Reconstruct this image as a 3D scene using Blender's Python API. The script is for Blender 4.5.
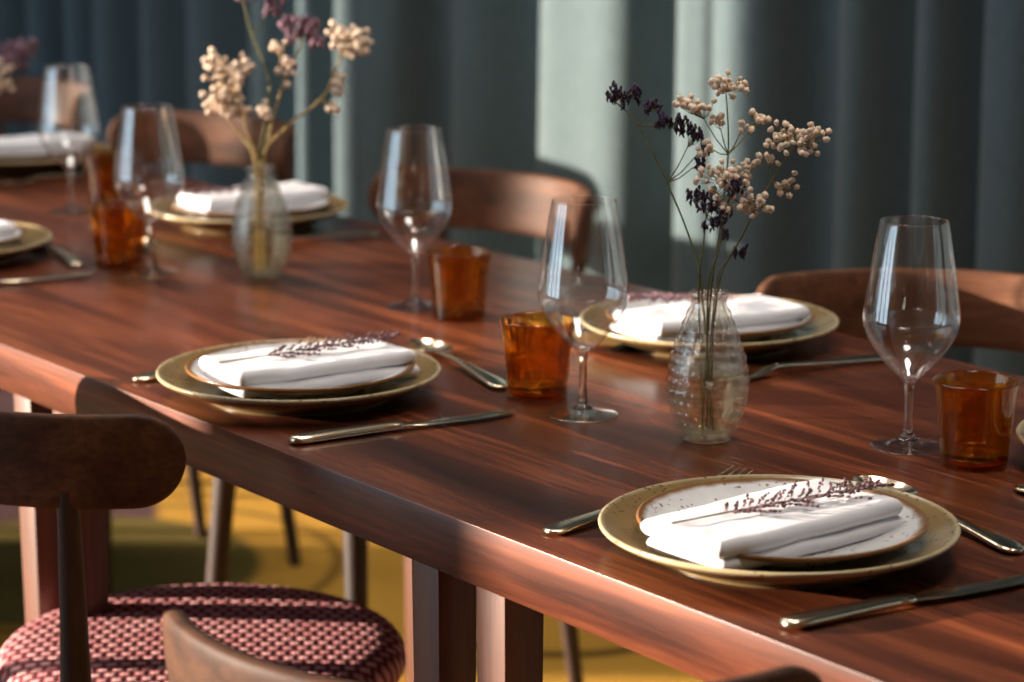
import bpy, bmesh, math, random
import numpy as np
from mathutils import Vector, Matrix, Euler
from mathutils.noise import noise as pnoise

random.seed(11)
scene = bpy.context.scene
for o in list(bpy.data.objects):
    bpy.data.objects.remove(o)

# ------------------------------------------------------------------ camera
cam_d = bpy.data.cameras.new('camera')
cam_d.sensor_width = 36.0
cam_d.lens = 36.0 * 2550.0 / 1024.0
cam_d.clip_start = 0.05
cam_d.dof.use_dof = True
cam_d.dof.focus_distance = 2.16
cam_d.dof.aperture_fstop = 5.4
cam_d.dof.aperture_blades = 0
cam = bpy.data.objects.new('camera', cam_d)
scene.collection.objects.link(cam)
cam.location = (0, 0, 1.33)
cam.rotation_euler = (math.radians(90 - 11.978), 0, math.radians(53.57))
scene.camera = cam

# ------------------------------------------------------------------ world, sun, window portals, exposure
world = bpy.data.worlds.new('sky')
scene.world = world
world.use_nodes = True
wn = world.node_tree.nodes
wn['Background'].inputs[0].default_value = (0.66, 0.83, 1.0, 1)
wn['Background'].inputs[1].default_value = 3.7

sun_d = bpy.data.lights.new('sun', 'SUN')
sun_d.energy = 20.5
sun_d.color = (1.0, 0.83, 0.68)
sun_d.angle = math.radians(0.6)
sun = bpy.data.objects.new('sun', sun_d)
scene.collection.objects.link(sun)
SUN_EL = math.radians(8.5)
sd = Vector((0.63 * math.cos(SUN_EL), 0.776 * math.cos(SUN_EL), -math.sin(SUN_EL)))
sun.rotation_euler = sd.to_track_quat('-Z', 'Y').to_euler()
sun.location = (-9, -10, 4)

# openings of the window wall at y = WY: (x0, x1)
WY = -3.2
SILL, HEAD = 0.25, 3.05
OPENINGS = [(-3.95, -2.9), (-5.33, -4.08), (-7.60, -5.64), (-9.20, -8.35), (-10.08, -9.58)]
for i, (x0, x1) in enumerate(OPENINGS):
    pd = bpy.data.lights.new('window_portal', 'AREA')
    pd.shape = 'RECTANGLE'
    pd.size = x1 - x0
    pd.size_y = HEAD - SILL
    pd.cycles.is_portal = True
    po = bpy.data.objects.new('window_portal', pd)
    scene.collection.objects.link(po)
    po.location = ((x0 + x1) / 2, WY + 0.16, (SILL + HEAD) / 2)
    po.rotation_euler = (math.radians(-90), 0, 0)
    po.rotation_euler = Vector((0, 1, 0)).to_track_quat('-Z', 'Z').to_euler()

vs = scene.view_settings
vs.view_transform = 'Standard'
vs.look = 'None'
vs.exposure = 0.22
vs.gamma = 1.0
vs.use_curve_mapping = False
scene.cycles.use_denoising = True
scene.cycles.max_bounces = 14
scene.cycles.transmission_bounces = 12
scene.cycles.transparent_max_bounces = 24
scene.cycles.glossy_bounces = 5
scene.cycles.diffuse_bounces = 4
scene.cycles.sample_clamp_indirect = 6.0
scene.cycles.caustics_refractive = True
scene.cycles.caustics_reflective = False

# ------------------------------------------------------------------ helpers
C = scene.collection


def mk(name, data, mat=None, parent=None, loc=(0, 0, 0), rz=0.0):
    o = bpy.data.objects.new(name, data)
    C.objects.link(o)
    o.location = loc
    o.rotation_euler = (0, 0, rz)
    if parent is not None:
        o.parent = parent
    if mat is not None and data is not None:
        if len(data.materials) == 0:
            data.materials.append(mat)
    return o


def tag(o, label=None, cat=None, group=None, kind=None):
    if label:
        o['label'] = label
    if cat:
        o['category'] = cat
    if group:
        o['group'] = group
    if kind:
        o['kind'] = kind
    return o


def thing(name, label, cat, loc=(0, 0, 0), rz=0.0, group=None):
    return tag(mk(name, None, loc=loc, rz=rz), label, cat, group)


def mesh(name, verts, faces, smooth=True, sharp=40):
    me = bpy.data.meshes.new(name)
    me.from_pydata([tuple(v) for v in verts], [], faces)
    me.update()
    if smooth:
        me.polygons.foreach_set('use_smooth', [True] * len(me.polygons))
        if sharp:
            me.set_sharp_from_angle(angle=math.radians(sharp))
    return me


class G:
    """collects geometry for one mesh"""
    def __init__(s):
        s.v = []
        s.f = []

    def add(s, v, f):
        n = len(s.v)
        s.v.extend([tuple(p) for p in v])
        s.f.extend([tuple(i + n for i in q) for q in f])

    def box(s, x0, x1, y0, y1, z0, z1):
        s.add([(x0, y0, z0), (x1, y0, z0), (x1, y1, z0), (x0, y1, z0), (x0, y0, z1), (x1, y0, z1), (x1, y1, z1), (x0, y1, z1)],
              [(0, 3, 2, 1), (4, 5, 6, 7), (0, 1, 5, 4), (1, 2, 6, 5), (2, 3, 7, 6), (3, 0, 4, 7)])

    def tube(s, pts, rad, seg=8, cap=True):
        pts = [Vector(p) for p in pts]
        if not hasattr(rad, '__len__'):
            rad = [rad] * len(pts)
        rings = []
        up = Vector((0.31, 0.17, 0.93))
        for i, p in enumerate(pts):
            d = pts[min(i + 1, len(pts) - 1)] - pts[max(i - 1, 0)]
            if d.length < 1e-9:
                d = Vector((0, 0, 1))
            d.normalize()
            a = d.cross(up)
            if a.length < 1e-3:
                a = d.cross(Vector((1, 0, 0)))
            a.normalize()
            b = d.cross(a)
            rings.append([p + (a * math.cos(2 * math.pi * k / seg) + b * math.sin(2 * math.pi * k / seg)) * rad[i] for k in range(seg)])
        v = [q for r in rings for q in r]
        f = []
        for i in range(len(pts) - 1):
            for k in range(seg):
                k2 = (k + 1) % seg
                f.append((i * seg + k, i * seg + k2, (i + 1) * seg + k2, (i + 1) * seg + k))
        if cap:
            f.append(tuple(range(seg)))
            f.append(tuple((len(pts) - 1) * seg + k for k in reversed(range(seg))))
        s.add(v, f)

    def loft(s, rings, close=True, cap=True):
        n = len(rings[0])
        v = [q for r in rings for q in r]
        f = []
        for i in range(len(rings) - 1):
            for k in range(n if close else n - 1):
                k2 = (k + 1) % n
                f.append((i * n + k, i * n + k2, (i + 1) * n + k2, (i + 1) * n + k))
        if cap:
            f.append(tuple(reversed(range(n))))
            f.append(tuple((len(rings) - 1) * n + k for k in range(n)))
        s.add(v, f)

    def build(s, name, mat, parent=None, smooth=True, sharp=40, bevel=0, loc=(0, 0, 0), rz=0.0, fix=True):
        me = mesh(name, s.v, s.f, smooth, sharp)
        if fix or bevel:
            bm = bmesh.new()
            bm.from_mesh(me)
            if fix:
                bmesh.ops.recalc_face_normals(bm, faces=bm.faces)
            if bevel:
                bmesh.ops.bevel(bm, geom=bm.edges[:], offset=bevel, segments=2, profile=0.6, affect='EDGES')
                for fc in bm.faces:
                    fc.smooth = True
            bm.to_mesh(me)
            bm.free()
            if smooth and sharp:
                me.set_sharp_from_angle(angle=math.radians(sharp))
        return mk(name, me, mat, parent, loc, rz)


def lathe(profile, seg=64, dr=None):
    """profile: list of (r,z); r==0 ends become poles"""
    v, f, idx = [], [], []
    for j, (r, z) in enumerate(profile):
        if r <= 1e-7:
            idx.append([len(v)])
            v.append((0, 0, z))
        else:
            row = []
            for k in range(seg):
                t = 2 * math.pi * k / seg
                rr = r + (dr(t, z, j) if dr else 0)
                row.append(len(v))
                v.append((rr * math.cos(t), rr * math.sin(t), z))
            idx.append(row)
    for a, b in zip(idx[:-1], idx[1:]):
        if len(a) == 1 and len(b) == 1:
            continue
        for k in range(seg):
            k2 = (k + 1) % seg
            if len(a) == 1:
                f.append((a[0], b[k2], b[k]))
            elif len(b) == 1:
                f.append((a[k], a[k2], b[0]))
            else:
                f.append((a[k], a[k2], b[k2], b[k]))
    g = G()
    g.add(v, f)
    return g


def smooth_profile(pts, n=5):
    """Catmull-Rom through (r,z) points"""
    out = []
    P = [pts[0]] + list(pts) + [pts[-1]]
    for i in range(1, len(P) - 2):
        p0, p1, p2, p3 = P[i - 1], P[i], P[i + 1], P[i + 2]
        for k in range(n):
            t = k / n
            q = []
            for a in range(len(p1)):
                q.append(0.5 * (2 * p1[a] + (p2[a] - p0[a]) * t + (2 * p0[a] - 5 * p1[a] + 4 * p2[a] - p3[a]) * t * t + (3 * p1[a] - p0[a] - 3 * p2[a] + p3[a]) * t ** 3))
            out.append(tuple(q))
    out.append(tuple(pts[-1]))
    return out


def copy_tree(o, parent=None):
    c = o.copy()
    C.objects.link(c)
    if parent is not None:
        c.parent = parent
    for ch in list(o.children):
        copy_tree(ch, c)
    return c


# ------------------------------------------------------------------ materials
def new_mat(name):
    m = bpy.data.materials.new(name)
    m.use_nodes = True
    nt = m.node_tree
    b = nt.nodes['Principled BSDF']
    return m, nt, b


def N(nt, t, **kw):
    n = nt.nodes.new(t)
    for k, v in kw.items():
        setattr(n, k, v)
    return n


def ramp(nt, fac, stops):
    r = N(nt, 'ShaderNodeValToRGB')
    e = r.color_ramp.elements
    while len(e) > 1:
        e.remove(e[-1])
    e[0].position = stops[0][0]
    e[0].color = (*stops[0][1], 1)
    for p, c in stops[1:]:
        q = e.new(p)
        q.color = (*c, 1)
    nt.links.new(fac, r.inputs[0])
    return r


def coords(nt, scale=(1, 1, 1), rnd=True, rot=(0, 0, 0)):
    tc = N(nt, 'ShaderNodeTexCoord')
    mp = N(nt, 'ShaderNodeMapping')
    mp.inputs['Scale'].default_value = scale
    mp.inputs['Rotation'].default_value = rot
    if rnd:
        oi = N(nt, 'ShaderNodeObjectInfo')
        mu = N(nt, 'ShaderNodeMath', operation='MULTIPLY')
        mu.inputs[1].default_value = 37.0
        nt.links.new(oi.outputs['Random'], mu.inputs[0])
        ad = N(nt, 'ShaderNodeVectorMath', operation='ADD')
        nt.links.new(tc.outputs['Object'], ad.inputs[0])
        nt.links.new(mu.outputs[0], ad.inputs[1])
        nt.links.new(ad.outputs[0], mp.inputs[0])
    else:
        nt.links.new(tc.outputs['Object'], mp.inputs[0])
    return mp.outputs[0]


def noise(nt, vec, scale=5, detail=4, rough=0.55, dist=0.0):
    n = N(nt, 'ShaderNodeTexNoise')
    n.inputs['Scale'].default_value = scale
    n.inputs['Detail'].default_value = detail
    n.inputs['Roughness'].default_value = rough
    n.inputs['Distortion'].default_value = dist
    nt.links.new(vec, n.inputs['Vector'])
    return n.outputs['Fac']


def mixc(nt, a, b, fac, mode='MIX'):
    m = N(nt, 'ShaderNodeMix', data_type='RGBA', blend_type=mode)
    for sock, val in ((m.inputs[0], fac), (m.inputs[6], a), (m.inputs[7], b)):
        if hasattr(val, 'links'):
            nt.links.new(val, sock)
        elif isinstance(val, tuple):
            sock.default_value = (*val, 1)
        else:
            sock.default_value = val
    return m.outputs[2]


def bump(nt, h, b, strength=0.2, dist=0.001):
    n = N(nt, 'ShaderNodeBump')
    n.inputs['Strength'].default_value = strength
    n.inputs['Distance'].default_value = dist
    nt.links.new(h, n.inputs['Height'])
    nt.links.new(n.outputs[0], b.inputs['Normal'])


def wood(name, dark, mid, light, along='X', rough=0.3, coat=0.0, spec=0.5, streak=1.0):
    m, nt, b = new_mat(name)
    if along == 'X':
        sA, sB, sC = (2.2, 26, 26), (6, 170, 170), (0.9, 9, 9)
    else:
        sA, sB, sC = (26, 26, 2.2), (170, 170, 6), (9, 9, 0.9)
    a = noise(nt, coords(nt, sA), 1.0, 5, 0.6, 0.35)
    f = noise(nt, coords(nt, sB), 1.0, 3, 0.6)
    c = noise(nt, coords(nt, sC), 1.0, 2, 0.5)
    ca = ramp(nt, a, [(0.30, dark), (0.5, mid), (0.72, light)]).outputs[0]
    fr = ramp(nt, f, [(0.3, (0.62, 0.6, 0.58)), (0.62, (1, 1, 1))]).outputs[0]
    cr = ramp(nt, c, [(0.32, (1 - 0.45 * streak,) * 3), (0.68, (1 + 0.25 * streak,) * 3)]).outputs[0]
    col = mixc(nt, ca, fr, 1.0, 'MULTIPLY')
    col = mixc(nt, col, cr, 1.0, 'MULTIPLY')
    nt.links.new(col, b.inputs['Base Color'])
    b.inputs['Roughness'].default_value = rough
    b.inputs['Specular IOR Level'].default_value = spec
    b.inputs['Coat Weight'].default_value = coat
    b.inputs['Coat Roughness'].default_value = 0.14
    bump(nt, f, b, 0.12, 0.0006)
    return m


M = {}
M['table'] = wood('table_wood', (0.044, 0.011, 0.005), (0.120, 0.030, 0.012), (0.29, 0.080, 0.030), 'X', 0.27, 0.0, 0.5)
M['table_leg'] = wood('table_leg_wood', (0.075, 0.022, 0.010), (0.125, 0.038, 0.016), (0.19, 0.062, 0.024), 'Z', 0.42)
M['chair'] = wood('chair_wood', (0.056, 0.022, 0.011), (0.098, 0.038, 0.018), (0.160, 0.066, 0.031), 'X', 0.6, 0.0, 0.2)
M['chair_leg'] = wood('chair_leg_wood', (0.030, 0.014, 0.009), (0.046, 0.022, 0.014), (0.080, 0.039, 0.024), 'Z', 0.5, 0.0, 0.35)


def plain(name, col, rough=0.5, metal=0.0, var=0.0, vscale=30.0, spec=0.5, bumps=0.0, bscale=200.0):
    m, nt, b = new_mat(name)
    b.inputs['Roughness'].default_value = rough
    b.inputs['Metallic'].default_value = metal
    b.inputs['Specular IOR Level'].default_value = spec
    if var > 0:
        n = noise(nt, coords(nt), vscale, 4)
        lo = tuple(c * (1 - var) for c in col)
        hi = tuple(min(1, c * (1 + var)) for c in col)
        nt.links.new(ramp(nt, n, [(0.3, lo), (0.7, hi)]).outputs[0], b.inputs['Base Color'])
    else:
        b.inputs['Base Color'].default_value = (*col, 1)
    if bumps:
        bump(nt, noise(nt, coords(nt), bscale, 3), b, bumps, 0.001)
    return m


M['wall'] = plain('dark_plaster', (0.5, 0.46, 0.42), 0.8, var=0.08, vscale=3)
M['ceiling'] = plain('ceiling_paint', (0.78, 0.76, 0.73), 0.85, var=0.05, vscale=2)
M['frame_metal'] = plain('window_frame_metal', (0.03, 0.03, 0.032), 0.45, var=0.1)
M['steel'] = plain('cutlery_steel', (0.80, 0.68, 0.50), 0.17, 1.0, var=0.04, vscale=60)
M['napkin'] = plain('napkin_cotton', (0.74, 0.73, 0.765), 0.85, var=0.02, vscale=40, spec=0.2, bumps=0.25, bscale=900)
M['stem_green'] = plain('dried_stem_green', (0.16, 0.15, 0.05), 0.7, var=0.25, vscale=120)
M['stem_straw'] = plain('dried_stem_straw', (0.42, 0.29, 0.10), 0.7, var=0.25, vscale=120)
M['cream'] = plain('dried_blossom_cream', (0.78, 0.60, 0.45), 0.8, var=0.22, vscale=90, bumps=0.5, bscale=500)
M['purple'] = plain('dried_blossom_purple', (0.045, 0.022, 0.055), 0.8, var=0.5, vscale=120)
M['mauve'] = plain('dried_blossom_mauve', (0.22, 0.115, 0.155), 0.8, var=0.4, vscale=120)
M['bud'] = plain('dried_bud_plum', (0.085, 0.035, 0.045), 0.8, var=0.5, vscale=200)
M['twig'] = plain('dried_twig', (0.12, 0.085, 0.05), 0.8, var=0.3, vscale=120)


def speckled(name, base, edge, spots, r_edge, w, rough=0.22, r_in=None, inner=None):
    """glazed stoneware: radial band of another glaze towards the rim and dark speckles"""
    m, nt, b = new_mat(name)
    tc = N(nt, 'ShaderNodeTexCoord')
    sx = N(nt, 'ShaderNodeSeparateXYZ')
    nt.links.new(tc.outputs['Object'], sx.inputs[0])
    p1 = N(nt, 'ShaderNodeMath', operation='MULTIPLY')
    p2 = N(nt, 'ShaderNodeMath', operation='MULTIPLY')
    ad = N(nt, 'ShaderNodeMath', operation='ADD')
    sq = N(nt, 'ShaderNodeMath', operation='SQRT')
    for p, k in ((p1, 'X'), (p2, 'Y')):
        nt.links.new(sx.outputs[k], p.inputs[0])
        nt.links.new(sx.outputs[k], p.inputs[1])
    nt.links.new(p1.outputs[0], ad.inputs[0])
    nt.links.new(p2.outputs[0], ad.inputs[1])
    nt.links.new(ad.outputs[0], sq.inputs[0])
    wob = noise(nt, coords(nt), 60, 3)
    wm = N(nt, 'ShaderNodeMath', operation='MULTIPLY_ADD')
    wm.inputs[1].default_value = w * 1.2
    nt.links.new(wob, wm.inputs[0])
    nt.links.new(sq.outputs[0], wm.inputs[2])
    mr = N(nt, 'ShaderNodeMapRange')
    mr.inputs['From Min'].default_value = r_edge - w + w * 0.6
    mr.inputs['From Max'].default_value = r_edge + w * 0.6
    nt.links.new(wm.outputs[0], mr.inputs['Value'])
    col = base
    if inner:
        mi = N(nt, 'ShaderNodeMapRange')
        mi.inputs['From Min'].default_value = r_in - 0.02
        mi.inputs['From Max'].default_value = r_in + 0.02
        nt.links.new(wm.outputs[0], mi.inputs['Value'])
        col = mixc(nt, inner, base, mi.outputs[0])
    var = noise(nt, coords(nt), 25, 4)
    vr = ramp(nt, var, [(0.3, (0.86, 0.86, 0.86)), (0.7, (1.08, 1.08, 1.08))]).outputs[0]
    col = mixc(nt, col, edge, mr.outputs[0])
    col = mixc(nt, col, vr, 1.0, 'MULTIPLY')
    vo = N(nt, 'ShaderNodeTexVoronoi')
    vo.inputs['Scale'].default_value = 190
    nt.links.new(coords(nt), vo.inputs['Vector'])
    s1 = N(nt, 'ShaderNodeMath', operation='LESS_THAN')
    s1.inputs[1].default_value = 0.30
    nt.links.new(vo.outputs['Distance'], s1.inputs[0])
    pn = noise(nt, coords(nt), 45, 2)
    s2 = N(nt, 'ShaderNodeMath', operation='GREATER_THAN')
    s2.inputs[1].default_value = 0.53
    nt.links.new(pn, s2.inputs[0])
    s3 = N(nt, 'ShaderNodeMath', operation='MULTIPLY')
    nt.links.new(s1.outputs[0], s3.inputs[0])
    nt.links.new(s2.outputs[0], s3.inputs[1])
    s4 = N(nt, 'ShaderNodeMath', operation='MULTIPLY')
    s4.inputs[1].default_value = 0.85
    nt.links.new(s3.outputs[0], s4.inputs[0])
    col = mixc(nt, col, spots, s4.outputs[0])
    nt.links.new(col, b.inputs['Base Color'])
    b.inputs['Roughness'].default_value = rough
    return m


M['charger'] = speckled('charger_glaze', (0.25, 0.165, 0.066), (0.46, 0.37, 0.21), (0.13, 0.075, 0.03), 0.1385, 0.003, 0.2, 0.105, (0.13, 0.085, 0.036))
M['plate'] = speckled('side_plate_glaze', (0.66, 0.66, 0.66), (0.21, 0.095, 0.032), (0.20, 0.105, 0.045), 0.1090, 0.0045, 0.24)


def glass_thin(name, tint=(1, 1, 1), ior=1.5, rough=0.0, refr=0.0, gl=1.0):
    """thin-walled glass: clear transmission plus Fresnel reflection, optionally part refraction"""
    m = bpy.data.materials.new(name)
    m.use_nodes = True
    nt = m.node_tree
    nt.nodes.clear()
    out = N(nt, 'ShaderNodeOutputMaterial')
    tr = N(nt, 'ShaderNodeBsdfTransparent')
    tr.inputs[0].default_value = (*tint, 1)
    gs = N(nt, 'ShaderNodeBsdfGlossy')
    gs.inputs['Roughness'].default_value = rough
    gs.inputs['Color'].default_value = (gl, gl, gl, 1)
    lw = N(nt, 'ShaderNodeLayerWeight')
    lw.inputs['Blend'].default_value = 0.5
    pw = N(nt, 'ShaderNodeMath', operation='POWER')
    pw.inputs[1].default_value = 5.0
    nt.links.new(lw.outputs['Facing'], pw.inputs[0])
    fr = N(nt, 'ShaderNodeMath', operation='MULTIPLY_ADD')
    f0 = ((ior - 1) / (ior + 1)) ** 2
    fr.inputs[1].default_value = 1 - f0
    fr.inputs[2].default_value = f0
    nt.links.new(pw.outputs[0], fr.inputs[0])
    mx = N(nt, 'ShaderNodeMixShader')
    nt.links.new(fr.outputs[0], mx.inputs[0])
    src = tr.outputs[0]
    if refr > 0:
        rf = N(nt, 'ShaderNodeBsdfRefraction')
        rf.inputs['Color'].default_value = (*tint, 1)
        rf.inputs['IOR'].default_value = 1.45
        rf.inputs['Roughness'].default_value = rough
        m2 = N(nt, 'ShaderNodeMixShader')
        m2.inputs[0].default_value = refr
        nt.links.new(tr.outputs[0], m2.inputs[1])
        nt.links.new(rf.outputs[0], m2.inputs[2])
        src = m2.outputs[0]
    nt.links.new(src, mx.inputs[1])
    nt.links.new(gs.outputs[0], mx.inputs[2])
    nt.links.new(mx.outputs[0], out.inputs[0])
    return m


M['wine_glass'] = glass_thin('wine_glass_clear', (0.985, 0.99, 0.99), 1.85)
M['glass_solid'] = glass_thin('glass_solid_clear', (0.98, 0.985, 0.98), 1.5, 0.0, 0.7)
M['glass_foot'] = glass_thin('glass_foot_clear', (0.98, 0.985, 0.98), 2.0, 0.0, 0.25)
M['amber'] = glass_thin('amber_glass', (0.93, 0.66, 0.25), 1.5, 0.0, 0.35)
M['amber_base'] = glass_thin('amber_glass_base', (0.72, 0.28, 0.06), 1.5, 0.0, 0.4)
M['vase'] = glass_thin('pressed_glass', (0.992, 0.988, 0.955), 1.75, 0.0, 0.18)
M['water'] = glass_thin('vase_water', (0.97, 0.955, 0.86), 1.2, 0.0, 0.0)
M['pane'] = glass_thin('window_pane', (0.97, 0.985, 0.98), 1.3)


def curtain_mat():
    m, nt, b = new_mat('curtain_velvet')
    f = noise(nt, coords(nt, (260, 260, 40), rnd=False), 1.0, 3)
    g = noise(nt, coords(nt, (0.6, 0.6, 0.25), rnd=False), 1.0, 2)
    c = ramp(nt, f, [(0.3, (0.052, 0.078, 0.094)), (0.7, (0.076, 0.108, 0.126))]).outputs[0]
    c2 = ramp(nt, g, [(0.3, (0.85, 0.95, 1.05)), (0.7, (1.1, 1.05, 0.95))]).outputs[0]
    nt.links.new(mixc(nt, c, c2, 1.0, 'MULTIPLY'), b.inputs['Base Color'])
    b.inputs['Roughness'].default_value = 0.9
    b.inputs['Specular IOR Level'].default_value = 0.1
    b.inputs['Sheen Weight'].default_value = 0.15
    bump(nt, f, b, 0.25, 0.001)
    return m


M['curtain'] = curtain_mat()


def seat_mat():
    m, nt, b = new_mat('seat_weave')
    tc = N(nt, 'ShaderNodeTexCoord')
    mp = N(nt, 'ShaderNodeMapping')
    mp.inputs['Rotation'].default_value = (0, 0, math.radians(-52))
    nt.links.new(tc.outputs['Object'], mp.inputs[0])
    br = N(nt, 'ShaderNodeTexBrick')
    br.offset = 0.5
    br.inputs['Scale'].default_value = 1.0
    br.inputs['Brick Width'].default_value = 0.0150
    br.inputs['Row Height'].default_value = 0.0150
    br.inputs['Mortar Size'].default_value = 0.0056
    br.inputs['Mortar Smooth'].default_value = 1.0
    br.inputs['Color1'].default_value = (0.80, 0.44, 0.42, 1)
    br.inputs['Color2'].default_value = (0.60, 0.24, 0.24, 1)
    br.inputs['Mortar'].default_value = (0.13, 0.014, 0.024, 1)
    nt.links.new(mp.outputs[0], br.inputs['Vector'])
    n = noise(nt, coords(nt), 700, 2)
    nr = ramp(nt, n, [(0.3, (0.7, 0.7, 0.7)), (0.7, (1.15, 1.15, 1.15))]).outputs[0]
    nt.links.new(mixc(nt, br.outputs['Color'], nr, 1.0, 'MULTIPLY'), b.inputs['Base Color'])
    b.inputs['Roughness'].default_value = 0.85
    b.inputs['Specular IOR Level'].default_value = 0.2
    bn = N(nt, 'ShaderNodeBump')
    bn.invert = True
    bn.inputs['Strength'].default_value = 0.6
    bn.inputs['Distance'].default_value = 0.002
    nt.links.new(br.outputs['Fac'], bn.inputs['Height'])
    nt.links.new(bn.outputs[0], b.inputs['Normal'])
    return m


M['seat'] = seat_mat()


def carpet_mat():
    """mustard carpet with large olive and plum discs and thin dark arcs woven in; some unseen discs added to cut bounce light"""
    m, nt, b = new_mat('carpet')
    tc = N(nt, 'ShaderNodeTexCoord')

    def dist(cx, cy):
        s = N(nt, 'ShaderNodeVectorMath', operation='DISTANCE')
        nt.links.new(tc.outputs['Object'], s.inputs[0])
        s.inputs[1].default_value = (cx, cy, 0)
        return s.outputs['Value']

    def mask(cx, cy, r0, r1, soft=0.012):
        d = dist(cx, cy)
        a = N(nt, 'ShaderNodeMapRange')
        a.inputs['From Min'].default_value = r1 + soft
        a.inputs['From Max'].default_value = r1 - soft
        nt.links.new(d, a.inputs['Value'])
        if r0 <= 0:
            return a.outputs[0]
        c = N(nt, 'ShaderNodeMapRange')
        c.inputs['From Min'].default_value = r0 - soft
        c.inputs['From Max'].default_value = r0 + soft
        nt.links.new(d, c.inputs['Value'])
        mu = N(nt, 'ShaderNodeMath', operation='MULTIPLY')
        nt.links.new(a.outputs[0], mu.inputs[0])
        nt.links.new(c.outputs[0], mu.inputs[1])
        return mu.outputs[0]

    col = (0.56, 0.29, 0.045)
    first = True
    for cx, cy, r0, r1, c in CARPET:
        col = mixc(nt, col, c, mask(cx, cy, r0, r1))
    f = noise(nt, coords(nt, rnd=False), 420, 3)
    fr = ramp(nt, f, [(0.3, (0.72, 0.72, 0.72)), (0.7, (1.15, 1.15, 1.15))]).outputs[0]
    nt.links.new(mixc(nt, col, fr, 1.0, 'MULTIPLY'), b.inputs['Base Color'])
    b.inputs['Roughness'].default_value = 0.95
    b.inputs['Specular IOR Level'].default_value = 0.1
    bump(nt, f, b, 0.5, 0.003)
    return m


OLIVE, PLUM, DARK = (0.15, 0.105, 0.025), (0.10, 0.05, 0.055), (0.10, 0.055, 0.012)
CARPET = [(-4.35, 1.95, 0, 0.34, PLUM), (-3.95, 1.95, 0, 0.33, OLIVE), (-3.92, 2.02, 0.385, 0.40, DARK), (-3.25, 2.5, 0.22, 0.25, DARK), (-2.6, 1.7, 0.0, 0.18, OLIVE),
          (-2.1, 2.3, 0.2, 0.23, DARK), (-5.3, 2.4, 0, 0.45, PLUM), (-1.0, -0.6, 0, 0.6, OLIVE), (-3.0, -0.8, 0, 0.7, PLUM), (-5.0, 0.2, 0, 0.6, OLIVE),
          (-2.2, 0.15, 0, 0.72, PLUM), (-3.5, 0.25, 0, 0.66, PLUM), (-1.0, 0.35, 0, 0.6, PLUM), (-4.6, -1.2, 0, 0.95, PLUM), (-2.4, -1.6, 0, 0.9, OLIVE), (-6.4, -0.7, 0, 0.95, PLUM), (-6.6, 1.2, 0, 0.8, OLIVE)]  # unseen discs added here to darken the near floor and cut its bounce light
M['carpet'] = carpet_mat()

# ------------------------------------------------------------------ room shell
RX0, RX1, RY1, RZ = -11.0, 2.6, 3.2, 3.3


def struct(name, g, mat, **kw):
    return tag(g.build(name, mat, smooth=False, **kw), kind='structure')


g = G(); g.box(RX0, RX1, WY, RY1, -0.1, 0)
struct('floor', g, M['carpet'])
g = G(); g.box(RX0 - .2, RX1 + .2, WY - .2, RY1 + .2, RZ, RZ + .1)
struct('ceiling', g, M['ceiling'])
g = G(); g.box(RX0 - .2, RX1 + .2, RY1, RY1 + .15, 0, RZ)
struct('wall_back', g, M['wall'])
g = G(); g.box(RX0 - .2, RX0, WY, RY1, 0, RZ)
struct('wall_left', g, M['wall'])
g = G(); g.box(RX1, RX1 + .2, WY, RY1, 0, RZ)
struct('wall_right', g, M['wall'])
g = G()
g.box(RX0, RX1, WY - .2, WY, 0, SILL)
g.box(RX0, RX1, WY - .2, WY, HEAD, RZ)
xs = sorted([v for o_ in OPENINGS for v in o_])
edges = [RX0] + xs + [RX1]
for k in range(0, len(edges), 2):
    g.box(edges[k], edges[k + 1], WY - .2, WY, SILL, HEAD)
struct('wall_front', g, M['wall'])
for i, (x0, x1) in enumerate(OPENINGS):
    w = tag(mk('window_%d' % (i + 1), None, loc=((x0 + x1) / 2, WY - .1, SILL)), kind='structure')
    hw, hh, t = (x1 - x0) / 2, HEAD - SILL, 0.045
    f = G()
    f.box(-hw, hw, -.03, .03, 0, t); f.box(-hw, hw, -.03, .03, hh - t, hh)
    f.box(-hw, -hw + t, -.03, .03, t, hh - t); f.box(hw - t, hw, -.03, .03, t, hh - t)
    if hw > 0.7:
        f.box(-.018, .018, -.025, .025, t, hh - t)
    f.box(-hw + t, hw - t, -.022, .022, hh * .78 - .016, hh * .78 + .016)
    f.build('window_frame', M['frame_metal'], w, smooth=False)
    p = G(); p.box(-hw + t, hw - t, -.003, .003, t, hh - t)
    p.build('pane', M['pane'], w, smooth=False)

# ------------------------------------------------------------------ unseen pendant lamps added above the frame as overhead fill
def pendant():
    t = thing('fill_pendant_lamp', '', 'lamp')
    lathe(smooth_profile([(.020, .20), (.06, .19), (.20, .12), (.30, .03), (.32, 0), (.316, .002), (.296, .032), (.197, .117), (.06, .186), (.020, .195)], 3), 48).build('lamp_shade', M['frame_metal'], t, sharp=50)
    g = G(); g.tube([(0, 0, .19), (0, 0, RZ - PZ - .02)], .004, 8); g.build('cord', M['frame_metal'], t)
    lathe([(0, RZ - PZ - .03), (.05, RZ - PZ - .03), (.055, RZ - PZ), (0, RZ - PZ)], 32).build('ceiling_rose', M['frame_metal'], t)
    ld = bpy.data.lights.new('fill_pendant_light', 'AREA')
    ld.shape = 'DISK'
    ld.size = .54
    ld.energy = 5.6
    ld.color = (1.0, 0.92, 0.84)
    ld.spread = math.radians(130)
    lo = bpy.data.objects.new('fill_pendant_light', ld)
    C.objects.link(lo)
    lo.parent = t
    lo.location = (0, 0, .03)
    return t


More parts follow.
